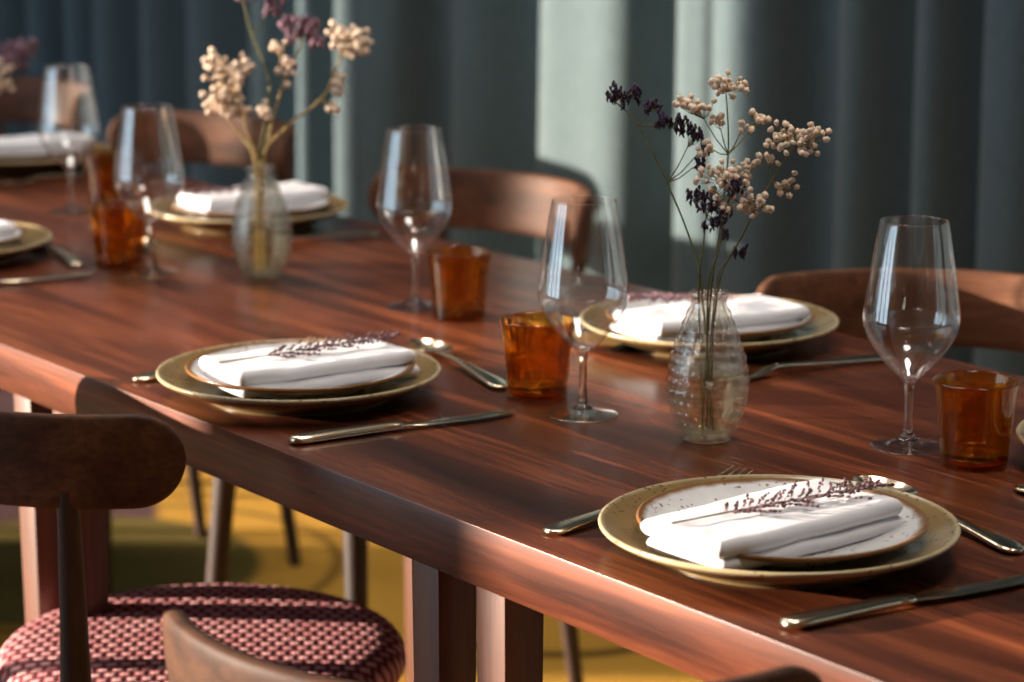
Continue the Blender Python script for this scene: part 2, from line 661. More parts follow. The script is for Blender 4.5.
PZ = 2.35
pl0 = pendant()
for i, (x, lab) in enumerate([(-1.25, 'added fill pendant lamp, out of view above the nearest end of the table'), (-2.25, 'added fill pendant lamp, out of view above the middle of the table, second from the near end'),
                              (-3.25, 'added fill pendant lamp, out of view above the table, third from the near end'), (-4.25, 'added fill pendant lamp, out of view above the farthest end of the table')]):
    t = pl0 if i == 0 else copy_tree(pl0)
    t.location = (x, 1.6, PZ)
    t['label'] = lab
    t['group'] = 'added fill pendant lamps in a row above the table'

# ------------------------------------------------------------------ curtain
def curtain():
    rnd = random.Random(5)
    kn = []
    x = -10.8
    # knots (x, y): front flats, then a deep valley
    while x < -4.62:
        p = rnd.uniform(.17, .27)
        kn += [(x, 2.96 + rnd.uniform(-.02, .02)), (x + p * .38, 2.94 + rnd.uniform(-.01, .02)), (x + p * .72, 3.07 + rnd.uniform(-.02, .02))]
        x += p
    kn += [(-4.60, 2.95), (-4.50, 2.95), (-4.44, 3.06), (-4.36, 3.05), (-4.31, 2.98), (-4.22, 2.97), (-4.14, 3.06), (-4.05, 3.07),
           (-3.985, 2.95), (-3.86, 2.945), (-3.75, 2.955), (-3.69, 3.06), (-3.64, 3.06), (-3.585, 2.955), (-3.52, 2.95), (-3.495, 2.963), (-3.475, 2.96),
           (-3.37, 2.955), (-3.31, 3.06), (-3.25, 3.05)]
    kn = [(a_ + .07 if a_ > -4.61 else a_, b_) for a_, b_ in kn]
    x = -3.12
    while x < 2.2:
        p = rnd.uniform(.14, .2)
        kn += [(x, 2.97 + rnd.uniform(-.02, .02)), (x + p * .36, 2.96 + rnd.uniform(-.01, .02)), (x + p * .7, 3.06 + rnd.uniform(-.02, .02))]
        x += p
    kx = [k[0] for k in kn]; ky = [k[1] for k in kn]
    sm = smooth_profile(kn, 6)
    zs = [0.02, 0.3, 0.6, 0.9, 1.2, 1.6, 2.1, 2.6, 3.0, 3.2]
    th = 0.004
    v, f = [], []
    n = len(sm)
    for side in (0, 1):
        for zi, z in enumerate(zs):
            for (px, py) in sm:
                amp = 1.0 - 0.25 * (z / 3.2)
                yy = 3.01 + (py - 3.01) * amp + 0.006 * pnoise(Vector((px * 3, z * 1.3, 0)))
                xx = px + 0.012 * pnoise(Vector((px * 1.3, z * 1.1, 7)))
                v.append((xx, yy + side * th, z))
    m = len(zs)
    for side in (0, 1):
        o = side * n * m
        for i in range(m - 1):
            for k in range(n - 1):
                q = (o + i * n + k, o + i * n + k + 1, o + (i + 1) * n + k + 1, o + (i + 1) * n + k)
                f.append(q if side == 0 else tuple(reversed(q)))
    g = G()
    g.add(v, f)
    ob = g.build('curtain', M['curtain'], fix=False, sharp=0)
    tag(ob, 'floor-length grey-teal curtain hanging in deep folds behind the far chairs', 'curtain')
    r = G(); r.tube([(-10.9, 3.02, 3.235), (2.4, 3.02, 3.235)], 0.018, 12)
    r.build('curtain_rail', M['frame_metal'], ob)


curtain()

# ------------------------------------------------------------------ tables
TY0, TY1, TZ, TT = 1.167, 1.941, 0.75, 0.051
TX0, TX1 = -4.772, -0.897


def make_table():
    t = thing('dining_table', 'long polished red-brown wooden dining table laid for a meal', 'table', ((TX0 + TX1) / 2, (TY0 + TY1) / 2, 0))
    L, W_ = (TX1 - TX0) / 2, (TY1 - TY0) / 2
    g = G(); g.box(-L, L, -W_, W_, TZ - TT, TZ)
    g.build('table_top', M['table'], t, bevel=0.0007, sharp=50)
    xm = (TX0 + TX1) / 2
    spots = [(x + d - xm, -1) for x in (-1.672, -2.447, -3.997) for d in (-.0475, .0475)]
    spots += [(x - xm, 1) for x in (-1.672, -2.80, -3.997)] + [(TX0 + .05 - xm, -1), (TX0 + .05 - xm, 1), (TX1 - .05 - xm, -1), (TX1 - .05 - xm, 1)]
    for cx, sy in spots:
        cy = sy * (W_ - .030)
        rings = []
        for z, h in ((0, .0155), (.35, .018), (TZ - TT, .0205)):
            rings.append([(cx - h, cy - h, z), (cx + h, cy - h, z), (cx + h, cy + h, z), (cx - h, cy + h, z)])
        l = G(); l.loft(rings)
        l.build('leg', M['table_leg'], t, bevel=0.002, sharp=50)
    return t


make_table()

# ------------------------------------------------------------------ chairs
def make_chair():
    t = thing('dining_chair', '', 'chair')
    R = 0.214
    # cushion
    SY = .08
    prof = [(0, .418), (.17, .418), (.2, .424), (.2125, .437), (R, .447), (.211, .458), (.2, .4665), (.17, .4705), (.09, .4725), (0, .473)]
    lathe(smooth_profile(prof, 4), 72).build('seat', M['seat'], t, sharp=0, loc=(0, SY, 0))
    lathe([(0, .398), (.185, .398), (.195, .404), (.196, .4175), (0, .4175)], 64).build('seat_frame', M['chair'], t, sharp=40, loc=(0, SY, 0))
    for sx in (-1, 1):
        l = G()
        l.tube([(sx * .182, .245, 0), (sx * .170, .235, .16), (sx * .150, .220, .400)], [.0105, .0145, .0175], 16)
        l.build('leg', M['chair_leg'], t)
        l = G()
        l.tube(smooth_profile([(sx * .130, -.215, 0), (sx * .124, -.185, .22), (sx * .120, -.165, .42), (sx * .136, -.172, .55), (sx * .160, -.190, .715)], 4),
               [.0105 + .0065 * min(1, k / 8) - (.0075 * max(0, (k - 9) / 7)) for k in range(17)], 16)
        l.build('rear_leg', M['chair_leg'], t)
    # backrest: bent band with rounded ends
    RB = .255
    cy = -.25 + RB
    a_end = math.asin(.229 / RB)
    rings = []
    n = 110
    zc, hh, th = .7405, .0455, .0085
    for i in range(n + 1):
        u = -1 + 2 * i / n
        u = math.sin(u * math.pi / 2) * .55 + u * .45 if abs(u) < 1 else u
        u = math.copysign(1 - (1 - abs(u)) ** 1.25, u)
        a = u * a_end
        s_end = (1 - abs(u)) * a_end * RB        # arc distance to the end
        rr = .046
        k = 1.0 if s_end > rr else math.sqrt(max(1e-4, 1 - ((rr - s_end) / rr) ** 2))
        H = max(.004, hh * k)
        T = th * (0.55 + .45 * min(1, k * 1.2))
        ring = []
        for j in range(20):
            b = 2 * math.pi * j / 20
            ex = 0.42
            cx_ = math.copysign(abs(math.cos(b)) ** ex, math.cos(b)) * T
            cz_ = math.copysign(abs(math.sin(b)) ** ex, math.sin(b)) * H
            rad = RB + cx_ + cz_ * .10           # leans outward towards the top
            ring.append((math.sin(a) * rad, cy - math.cos(a) * rad, zc + cz_))
        rings.append(ring)
    g = G(); g.loft(rings)
    g.build('backrest', M['chair'], t, sharp=60)
    return t


CH = [((-2.238, 1.176), 8, 'dark wooden chair with woven burgundy seat at lower left'),
      ((-1.405, 1.052), 38, 'chair at the bottom picture edge, only its sunlit curved backrest rim in view'),
      ((-1.92, 1.99), 214, 'dark wooden chair behind the rightmost wine glass, sun patch on its backrest'),
      ((-2.97, 2.01), 185, 'dark wooden chair across the table between the two middle wine glasses'),
      ((-3.82, 2.04), 190, 'dark wooden chair by the curtain, behind the vase of cream flowers'),
      ((-4.56, 2.04), 186, 'farthest dark wooden chair at the upper left picture edge')]
ch0 = make_chair()
for i, ((x, y), a, lab) in enumerate(CH):
    t = ch0 if i == 0 else copy_tree(ch0)
    t.location = (x, y, 0)
    t.rotation_euler = (0, 0, math.radians(a))
    t['label'] = lab
    t['group'] = 'dark wooden chairs around the tables'

# ------------------------------------------------------------------ plates
def make_charger():
    p = [(0, .0075), (.078, .0075), (.084, .0078), (.0865, .0), (.0905, .0), (.092, .004), (.108, .0115), (.128, .0215), (.1385, .0285), (.141, .0315),
         (.1405, .0338), (.1385, .0342), (.1365, .0328), (.126, .0268), (.112, .0190), (.099, .0142), (.085, .0125), (0, .0122)]
    p = [(r, zz * .82) for r, zz in p]
    return lathe(p[:1] + smooth_profile(p[1:-1], 3) + p[-1:], 96)


def make_side_plate():
    z = .0106
    p = [(0, .003), (.055, .003), (.058, 0), (.062, 0), (.066, .004), (.088, .0105), (.105, .0165), (.1118, .0198), (.1135, .0213), (.1125, .0228), (.1105, .0227),
         (.1, .0185), (.084, .0125), (.066, .0090), (0, .0082)]
    p = [(r, zz + z) for r, zz in p]
    return lathe(p[:1] + smooth_profile(p[1:-1], 3) + p[-1:], 96)


def napkin_mesh(seed):
    """cloth folded to a soft double slab, long axis Y, lying on z=0"""
    rnd = random.Random(seed)
    g = G()
    L, W_ = .098, .047

    def slab(z0, z1, dx0, dx1, dy, fold):
        ny = 60
        hz = (z1 - z0) / 2
        zc = (z0 + z1) / 2
        rings = []
        for j in range(ny + 1):
            a = j / ny
            v = -math.cos(a * math.pi) * .5 + (2 * a - 1) * .5        # denser towards both ends
            e = min(1.0, (1 - abs(v)) * L / (hz * .9))
            e = math.sqrt(max(0.0, 1 - (1 - e) ** 2))
            H, Wv = hz * (.12 + .88 * e), W_ - hz * .5 * (1 - e)
            sec = [(-Wv + hz + (2 * Wv - 2 * hz) * k / 15, H) for k in range(16)]
            sec += [(Wv - hz + hz * math.sin(math.pi * k / 9), H * math.cos(math.pi * k / 9)) for k in range(1, 9)]
            sec += [(Wv - hz - (2 * Wv - 2 * hz) * k / 15, -H) for k in range(16)]
            sec += [(-Wv + hz - hz * math.sin(math.pi * k / 9), -H * math.cos(math.pi * k / 9)) for k in range(1, 9)]
            ring = []
            for (x, h) in sec:
                u = x / W_
                x = x + (dx1 if u > 0 else dx0) * abs(u)
                y = v * L + dy
                z = zc + h
                x += .0022 * pnoise(Vector((v * 2.2 + seed, z0 * 60, u * .6)))
                y += .0022 * pnoise(Vector((u * 1.4, seed + z0 * 50, v * .4)))
                z += (.0020 * pnoise(Vector((u * 1.1 + seed, v * 1.9, z0 * 40))) + .0008 * pnoise(Vector((u * 3, v * 5 + seed, 3)))) * (1 if h > 0 else .3)
                z += .004 * max(0, u * v) * fold
                ring.append((x, y, z))
            rings.append(ring)
        g.loft(rings)
    slab(0.0, .0125, 0.003, .001, .002, 0.0)
    slab(.0118, .0255, 0.0, -.001, -.001, 0.25)
    return g


def sprig(parent_name, label, loc, rz, seed, length=.196, kind='bud', lift=0.0):
    rnd = random.Random(seed)
    t = thing(parent_name, label, 'sprig', loc, rz, 'dried sprigs laid on the napkins')
    st, bd = G(), G()
    pts = []
    for k in range(12):
        u = k / 11
        pts.append((.004 * math.sin(u * 3 + seed) - .004 * u, (u - .5) * length, .0014 + .002 * math.sin(u * 2.6) + lift * u * u))
    st.tube(pts, [.0008 - .0005 * k / 11 for k in range(12)], 6)

    def bud(p, d, s):
        d = Vector(d).normalized()
        a = d.cross(Vector((0.2, 0.3, 1))).normalized()
        b = d.cross(a)
        rings = []
        for q, r in ((-1, .15), (-.4, .85), (.3, 1), (1, .2)):
            rings.append([Vector(p) + d * (q * s * 1.15) + (a * math.cos(w * math.pi / 2.5) + b * math.sin(w * math.pi / 2.5)) * (r * s * .72) for w in range(5)])
        bd.loft(rings)
    nb = 46
    for k in range(nb):
        u = .24 + .76 * k / nb
        base = Vector(pts[min(11, int(u * 11))]).lerp(Vector(pts[min(11, int(u * 11) + 1)]), (u * 11) % 1)
        sgn = -1 if k % 2 else 1
        ln = (.023 - .012 * abs(u - .6)) * rnd.uniform(.55, 1.15) * (1.15 - .6 * max(0, u - .7) / .3)
        dx, dy, dz = sgn * ln * rnd.uniform(.35, .95), ln * rnd.uniform(.45, 1.0), ln * rnd.uniform(-.02, .12)
        tip = base + Vector((dx, dy, dz))
        st.tube([base, base.lerp(tip, .5) + Vector((0, 0, .0008)), tip], .00028, 5)
        for m_ in range(7):
            q = base.lerp(tip, .35 + .65 * m_ / 4)
            bud(q + Vector((rnd.uniform(-.0012, .0012), rnd.uniform(-.001, .001), rnd.uniform(.0002, .0016))), (dx + rnd.uniform(-.01, .01), dy, dz + rnd.uniform(-.004, .008)), rnd.uniform(.0012, .0020))
    st.build('stem', M['twig'], t)
    tag(bd.build('buds', M[kind], t), kind='stuff')
    return t


ch_me = make_charger().build('charger_plate', M['charger'], sharp=0)
sp_me = make_side_plate().build('side_plate', M['plate'], sharp=0)

# place settings: key -> (x, y, facing)  near side = 1, far side = -1
PLATES = {
    'front': (-1.425, 1.311, 1, 'the nearest setting'),
    'mid': (-2.115, 1.298, 1, 'the centre left setting'),
    'edge': (-3.050, 1.335, 1, 'the setting at the left picture edge'),
    'vase': (-2.066, 1.792, -1, 'the setting behind the purple flowers'),
    'cream': (-3.052, 1.794, -1, 'the setting behind the farther vase'),
    'far': (-3.760, 1.792, -1, 'the farthest setting, upper left'),
    'out': (-1.413, 1.776, -1, 'the setting at the right picture edge'),
}
firstc = True
for i, (k, (x, y, s, where)) in enumerate(PLATES.items()):
    if i == 0:
        c, p = ch_me, sp_me
    else:
        c, p = ch_me.copy(), sp_me.copy()
        C.objects.link(c); C.objects.link(p)
    rz = 0.7 * i
    c.location = (x, y, TZ); c.rotation_euler = (0, 0, rz)
    ox, oy = ((.006, -.002) if k == 'front' else (.004 * math.sin(i * 2.1), .004 * math.cos(i * 1.7)))
    p.location = (x + ox, y + oy, TZ); p.rotation_euler = (0, 0, rz * 1.7)
    tag(c, 'large olive-brown glazed charger plate of ' + where, 'plate', 'olive charger plates')
    tag(p, 'white speckled brown-rimmed side plate of ' + where, 'plate', 'white speckled side plates')
    if k == 'out':
        pass
    no = napkin_mesh(3 + i * 7).build('napkin', M['napkin'], sharp=0)
    nx, ny = {'front': (-1.407, 1.290), 'mid': (-2.098, 1.300), 'vase': (-2.040, 1.772)}.get(k, (x + .01 * s, y - .015 * s))
    no.location = (nx, ny, TZ + .0192)
    no.rotation_euler = (0, 0, math.radians((2, -4, 0, -6, 0, 0, 0)[i]) + (0 if s > 0 else math.pi))
    tag(no, 'folded white cloth napkin of ' + where, 'napkin', 'folded white napkins')
    if k != 'far' and k != 'out' and k != 'edge':
        lo = {'front': (-1.405, 1.294, -0.10), 'mid': (-2.103, 1.302, -0.06), 'vase': (-2.055, 1.765, 3.05), 'cream': (x, y, 3.1)}[k]
        sprig('dried_sprig', 'dried plum-coloured sprig on the napkin of ' + where, (lo[0], lo[1], TZ + .0452), lo[2], 5 + i,
              kind='mauve' if k == 'vase' else 'bud', lift=0.02 if k == 'vase' else 0.004)

# ------------------------------------------------------------------ cutlery (length along +Y, handle end at origin)
def strip(g, st, sag=0.0):
    """loft of flat sections: (y, half width, z centre, half thickness[, x centre])"""
    rings = []
    for q in st:
        y, w, z, t = q[:4]
        xc = q[4] if len(q) > 4 else 0
        ring = []
        for j in range(14):
            b = 2 * math.pi * j / 14
            ring.append((xc + math.copysign(abs(math.cos(b)) ** .7, math.cos(b)) * w, y, z + math.copysign(abs(math.sin(b)) ** .8, math.sin(b)) * t - (0)))
        rings.append(ring)
    g.loft(rings)


HANDLE = [(0, .0022, .0030, .0010), (.0025, .0068, .0030, .0019), (.010, .0098, .0034, .0023), (.025, .0096, .0042, .0024), (.055, .0072, .0052, .0023), (.090, .0048, .0066, .0021), (.118, .0036, .0082, .0020)]


def make_fork():
    t = thing('dinner_fork', '', 'fork')
    g = G(); strip(g, smooth_profile(HANDLE + [(.135, .0034, .0088, .0018)], 4)); g.build('handle', M['steel'], t, sharp=60)
    g = G(); strip(g, smooth_profile([(.133, .0034, .0088, .0018), (.143, .0058, .0078, .0014), (.152, .0108, .0056, .0011), (.163, .0124, .0036, .0010), (.176, .0125, .0026, .0010)], 4))
    g.build('neck', M['steel'], t, sharp=60)
    for k in range(4):
        x = (-.0100 + k * .00667)
        g = G()
        strip(g, smooth_profile([(.174, .0022, .0027, .0010, x), (.192, .0018, .0034, .0009, x), (.208, .0015, .0058, .0008, x), (.222, .0008, .0098, .0006, x)], 3))
        g.build('tine', M['steel'], t, sharp=60)
    return t


def make_spoon():
    t = thing('dessert_spoon', '', 'spoon')
    h = [(y * .93, w, z, th) for y, w, z, th in HANDLE]
    g = G(); strip(g, smooth_profile(h + [(.128, .0034, .0085, .0018), (.140, .0036, .0078, .0015)], 4)); g.build('handle', M['steel'], t, sharp=60)
    # bowl: shallow dish
    v, f = [], []
    n, m = 28, 8
    for lay in (0, 1):
        for i in range(m + 1):
            r = i / m
            for k in range(n):
                a = 2 * math.pi * k / n
                w = .0188 * r * math.sin(a) * (1 + .10 * math.cos(a))
                y = .172 - .034 * r * math.cos(a)
                z = .0012 + .0070 * r ** 2.2 + (0.0011 if lay == 0 else 0)
                v.append((w, y, z))
    for lay in (0, 1):
        o = lay * (m + 1) * n
        for i in range(m):
            for k in range(n):
                k2 = (k + 1) % n
                f.append((o + i * n + k, o + i * n + k2, o + (i + 1) * n + k2, o + (i + 1) * n + k))
    for k in range(n):
        k2 = (k + 1) % n
        f.append((m * n + k, m * n + k2, (m + 1) * n + m * n + k2, (m + 1) * n + m * n + k))
    g = G(); g.add(v, f); g.build('bowl', M['steel'], t, sharp=60)
    return t


def make_knife():
    t = thing('dinner_knife', '', 'knife')
    g = G()
    strip(g, smooth_profile([(0, .0030, .0045, .0015), (.003, .0078, .0048, .0034), (.012, .0098, .0050, .0042), (.035, .0092, .0052, .0043), (.075, .0074, .0055, .0042), (.100, .0066, .0056, .0040), (.110, .0074, .0056, .0036), (.116, .0070, .0056, .0030)], 4))
    g.build('handle', M['steel'], t, sharp=60)
    g = G()
    strip(g, smooth_profile([(.112, .0052, .0056, .0020, .0008), (.122, .0060, .0050, .0013, .0008), (.150, .0086, .0046, .0010, .0014), (.190, .0096, .0042, .0009, .0016), (.220, .0086, .0038, .0008, .0006), (.234, .0056, .0036, .0007, -.0024), (.241, .0018, .0035, .0006, -.0052)], 4))
    g.build('blade', M['steel'], t, sharp=60)
    return t


TOOLS = {'fork': make_fork(), 'spoon': make_spoon(), 'knife': make_knife()}
used = set()


def put(kind, end, ang, label, group):
    """end = xy of the handle end, ang = direction of the tip in degrees from +X"""
    src = TOOLS[kind]
    o = copy_tree(src) if kind in used else src
    used.add(kind)
    o.scale = (1.1, 1.1, 1.1) if kind != 'knife' else (1, 1, 1)
    o.location = (end[0], end[1], TZ + .0002)
    o.rotation_euler = (0, 0, math.radians(ang - 90))
    o['label'] = label
    o['group'] = group


def direction(a, b):
    return math.degrees(math.atan2(b[1] - a[1], b[0] - a[0]))


GF, GK, GS = 'forks beside the plates', 'knives beside the plates', 'dessert spoons above the plates'
put('fork', (-1.573, 1.196), direction((-1.573, 1.196), (-1.610, 1.443)), 'steel dinner fork beside the nearest plate at lower right', GF)
put('knife', (-1.283, 1.187), direction((-1.283, 1.187), (-1.257, 1.426)), 'steel dinner knife running off the lower right picture edge', GK)
put('spoon', (-1.310, 1.462), direction((-1.310, 1.462), (-1.534, 1.503)), 'steel dessert spoon above the nearest plate, below the amber glass at right', GS)
put('fork', (-2.262, 1.192), 98, 'steel fork whose handle end peeps out left of the centre left plate', GF)
put('knife', (-1.949, 1.185), direction((-1.949, 1.185), (-1.921, 1.421)), 'steel dinner knife in front of the centre left plate', GK)
put('spoon', (-2.010, 1.474), direction((-2.001, 1.472), (-2.26, 1.523)), 'steel dessert spoon between the centre left plate and an amber tumbler', GS)
put('fork', (-1.886, 1.890), 264, 'steel fork right of the clear vase of purple flowers', GF)
put('spoon', (-2.302, 1.695), -6, 'steel dessert spoon whose bowl shows beside the middle wine glass stem', GS)
put('knife', (-2.215, 1.885), 266, 'steel knife behind the middle wine glass, left of the plate there', GK)
put('fork', (-2.866, 1.888), 268, 'steel fork right of the vase of cream flowers', GF)
put('spoon', (-3.14, 1.600), -8, 'steel dessert spoon behind the blurred wine glass left of the cream flowers', GS)
put('spoon', (-2.885, 1.448), 170, 'steel dessert spoon right of the plate at the left picture edge', GS)
put('knife', (-2.850, 1.20), 83, 'steel knife in front of the plate at the left picture edge', GK)
put('fork', (-3.575, 1.888), 266, 'steel fork of the farthest setting at upper left', GF)
put('spoon', (-1.446, 1.608), -8, 'steel dessert spoon at the right picture edge below the amber tumbler', GS)

# ------------------------------------------------------------------ glassware
def make_wine_glass():
    t = thing('wine_glass', '', 'wine glass')
    outer = smooth_profile([(.0046, .0610), (.0085, .0668), (.0200, .0775), (.0335, .0950), (.0412, .1090), (.0438, .1200), (.0433, .1310), (.0395, .1600), (.0345, .1930), (.0306, .2150)], 7)
    inner = [(max(.0004, r - .0010), z + (.0012 if r < .03 else .0004)) for r, z in outer][::-1]
    inner = [q for q in inner if q[1] > .0665]
    lathe(outer + [(.0301, .2155)] + inner + [(0, .0662)], 72).build('bowl', M['wine_glass'], t, sharp=0)
    st = smooth_profile([(.0049, .0605), (.0040, .0520), (.0037, .0400), (.0038, .0260), (.0044, .0170), (.0062, .0110), (.0100, .0075)], 5)
    lathe([(0, .0640), (.0040, .0632)] + st + [(0, .0068)], 32).build('stem', M['glass_solid'], t, sharp=0)
    lathe([(0, .0070)] + smooth_profile([(.0102, .0072), (.0180, .0046), (.0280, .0026), (.0330, .0016), (.0338, .0009), (.0332, .0003)], 4) + [(.028, .0004), (0, .0022)], 72).build('foot', M['glass_foot'], t, sharp=0)
    return t


def make_tumbler():
    t = thing('tumbler', '', 'tumbler')

    def facet(th, z, j):
        return 0.0
    outer = smooth_profile([(.0282, .0006), (.0300, .0020), (.0306, .0080), (.0316, .0250), (.0334, .0480), (.0358, .0660), (.0385, .0770)], 5)
    inner = [(r - .0024, z) for r, z in outer if z > .0115][::-1]

    def flute(th, z, j):
        if j > len(outer) and z > .012:
            k = min(1, (z - .012) / .02) * min(1, (.074 - z) / .02 if z < .074 else 0)
            return -.0007 * k * (1 - abs(math.cos(5 * th)) ** .6)
        return 0
    g = lathe([(0, .0030), (.020, .0022)] + outer + [(.0376, .0777)] + inner + [(.026, .0120), (0, .0112)], 90, flute)
    g.build('body', M['amber'], t, sharp=0)
    lathe([(0, .0042), (.0270, .0042), (.0285, .0052), (.0290, .0085), (.0275, .0098), (0, .0098)], 64).build('thick_base', M['amber_base'], t, sharp=50)
    return t


WG = [((-1.608, 1.637), 'clear wine glass at right beside an amber tumbler, in front of the sunlit chair back'),
      ((-1.882, 1.474), 'clear wine glass in the middle next to the clear vase of purple flowers'),
      ((-2.419, 1.645), 'blurred clear wine glass in front of the chair between the two vases'),
      ((-2.798, 1.504), 'blurred clear wine glass just left of the vase of cream flowers'),
      ((-3.295, 1.645), 'farthest blurred wine glass near the upper left picture corner')]
wg0 = make_wine_glass()
for i, ((x, y), lab) in enumerate(WG):
    o = wg0 if i == 0 else copy_tree(wg0)
    o.location = (x, y, TZ + .0001)
    o.rotation_euler = (0, 0, i * 1.1)
    o.scale = (1, 1, .975)
    o['label'] = lab
    o['group'] = 'wine glasses on the tables'
TU = [((-1.528, 1.640), 'amber glass tumbler at the right picture edge'),
      ((-1.976, 1.490), 'amber glass tumbler between the centre left plate and the middle wine glass'),
      ((-2.338, 1.650), 'amber glass tumbler right of the blurred wine glass in the upper middle'),
      ((-2.875, 1.500), 'dark amber tumbler at left beside the blurred wine glass near the cream flowers'),
      ((-3.325, 1.722), 'farthest amber tumbler half hidden behind two wine glasses at upper left')]
tu0 = make_tumbler()
for i, ((x, y), lab) in enumerate(TU):
    o = tu0 if i == 0 else copy_tree(tu0)
    o.location = (x, y, TZ + .0001)
    o.rotation_euler = (0, 0, i * .8)
    o['label'] = lab
    o['group'] = 'amber tumblers on the tables'


def make_vase():
    t = thing('bud_vase', '', 'vase')
    pr = smooth_profile([(.0218, .0012), (.0236, .0050), (.0300, .0190), (.0350, .0380), (.0366, .0540), (.0345, .0740), (.0280, .0960), (.0205, .1160), (.0165, .1270), (.0160, .1330)], 9)
    rows = len(pr)

    def emb(th, z, j):
        if 2 < j < rows + 1 and .008 < z < .128:
            row = z / .0105
            u = 11 * th + (math.pi / 2 if int(row) % 2 else 0)
            a = abs(math.sin(math.pi * row)) ** .7 * abs(math.sin(u)) ** .7
            return .0021 * a * min(1, (z - .008) / .006, (.128 - z) / .006)
        return 0
    pr2 = []
    for a, b in zip(pr[:-1], pr[1:]):
        pr2 += [a, ((a[0] + b[0]) / 2, (a[1] + b[1]) / 2)]
    pr2.append(pr[-1])
    rows = len(pr2)
    inner = [(r - .0024, z) for r, z in pr[::2] if z > .006][::-1]
    lip = [(.0178, .1350), (.0188, .1368), (.0186, .1388), (.0172, .1400), (.0154, .1392), (.0142, .1365)]
    lathe([(0, .0018), (.018, .0012)] + pr2 + lip + inner + [(0, .0062)], 130, emb).build('body', M['vase'], t, sharp=0)
    w = [(r - .0030, z) for r, z in pr[::2] if .0075 < z < .068]
    lathe([(0, .0074)] + w + [(0, w[-1][1])], 48).build('water', M['water'], t, sharp=50)
    return t


VZ = [((-1.738, 1.507), 'small embossed clear glass vase holding purple and cream dried flowers', 0.0),
      ((-2.690, 1.600), 'small embossed clear glass vase holding cream dried flowers, farther back at left', 1.0),
      ((-3.696, 1.671), 'small embossed glass vase beyond the upper left picture edge', 2.0)]
va0 = make_vase()
for i, ((x, y), lab, rz) in enumerate(VZ):
    o = va0 if i == 0 else copy_tree(va0)
    o.location = (x, y, TZ + .0001)
    o.rotation_euler = (0, 0, rz)
    o['label'] = lab
    o['group'] = 'embossed glass bud vases'

# ------------------------------------------------------------------ dried flowers
RV, FV = Vector((.594, .805, 0)), Vector((-.805, .594, 0))      # bouquet axes: across and along the viewing diagonal


def ico(sub=2):
    bm = bmesh.new()
    bmesh.ops.create_icosphere(bm, subdivisions=sub, radius=1.0)
    v = [x.co.copy() for x in bm.verts]
    f = [tuple(q.index for q in x.verts) for x in bm.faces]
    bm.free()
    return v, f


IV, IF = ico(2)


def puff(g, p, s, rnd):
    """a small papery blossom: ball with five petal lobes"""
    d = Vector((rnd.uniform(-1, 1), rnd.uniform(-1, 1), rnd.uniform(-.2, 1))).normalized()
    q = d.to_track_quat('Z', 'Y')
    ph = rnd.uniform(0, 6)
    vv = []
    for v in IV:
        a = math.atan2(v.y, v.x)
        rim = math.sqrt(max(0, 1 - v.z * v.z))
        k = 1 + .22 * rim * math.cos(5 * a + ph) - .35 * max(0, v.z) ** 3 - .12 * max(0, -v.z)
        vv.append(Vector(p) + q @ (v * (k * s)))
    g.add(vv, IF)


def floret(g, p, s, rnd, d=None):
    d = (d or Vector((rnd.uniform(-.6, .6), rnd.uniform(-.6, .6), 1))).normalized()
    a = d.cross(Vector((.3, .2, .9))).normalized()
    b = d.cross(a)
    rings = []
    for q, r in ((-1.4, .25), (-.6, .55), (.2, .85), (.8, .95), (1.3, .35)):
        rings.append([Vector(p) + d * (q * s) + (a * math.cos(w * math.pi / 3) + b * math.sin(w * math.pi / 3)) * (r * s * .62 * (1 + .25 * (w % 2))) for w in range(6)])
    g.loft(rings)


def flower(base, foot, path, sprays, kind, label, group, seed, stem_mat='stem_green', r0=.0011, bs=.0031, cat='dried flower'):
    """base: vase position; foot: (r,d) offset at the vase bottom; path: [(r,d,z)]; sprays: [(anchor index, r,d,z, rx, rz, count)]"""
    rnd = random.Random(seed)
    o = Vector((base[0], base[1], TZ))

    def w(r, d, z):
        return RV * r + FV * d + Vector((0, 0, z))
    t = thing('dried_flower', label, cat, tuple(o), 0, group)
    st, bl = G(), G()
    pts = [w(foot[0], foot[1], .0105)] + [w(*p) for p in path]
    sm = [Vector(p) for p in smooth_profile([tuple(p) for p in pts], 5)]
    st.tube(sm, [r0 * (1 - .45 * k / len(sm)) for k in range(len(sm))], 7)
    for (ai, r, d, z, rx, rz_, n, *sz) in sprays:
        a = pts[min(ai, len(pts) - 1)]
        c = w(r, d, z)
        s0 = sz[0] if sz else bs
        hub = a.lerp(c, .72)
        if (c - a).length > .004:
            st.tube([a, a.lerp(hub, .5) + Vector((0, 0, -.002)), hub], [r0 * .55, r0 * .5, r0 * .42], 6)
        done = []
        for k in range(n):
            for _ in range(14):
                q = Vector((rnd.gauss(0, .52), rnd.gauss(0, .52), rnd.gauss(0, .52)))
                if q.length > 1.05:
                    continue
                p = c + RV * (q.x * rx) + FV * (q.y * rx * .7) + Vector((0, 0, q.z * rz_))
                if all((p - e).length > s0 * 1.25 for e in done):
                    break
            done.append(p)
            m_ = hub.lerp(p, .5) + Vector((rnd.uniform(-.002, .002), rnd.uniform(-.002, .002), -.001))
            st.tube([hub, m_, p], r0 * .26, 4, cap=False)
            if kind == 'cream':
                puff(bl, p, s0 * rnd.uniform(.78, 1.12), rnd)
            else:
                for e in range(3):
                    floret(bl, p + Vector((rnd.uniform(-.002, .002), rnd.uniform(-.002, .002), e * .0022 - .002)), s0 * rnd.uniform(.75, 1.15), rnd)
    st.build('stem', M[stem_mat], t, fix=False)
    tag(bl.build('blossoms', M[kind], t, fix=False, sharp=0), kind='stuff')
    return t


V1 = VZ[0][0]
K1 = .00094


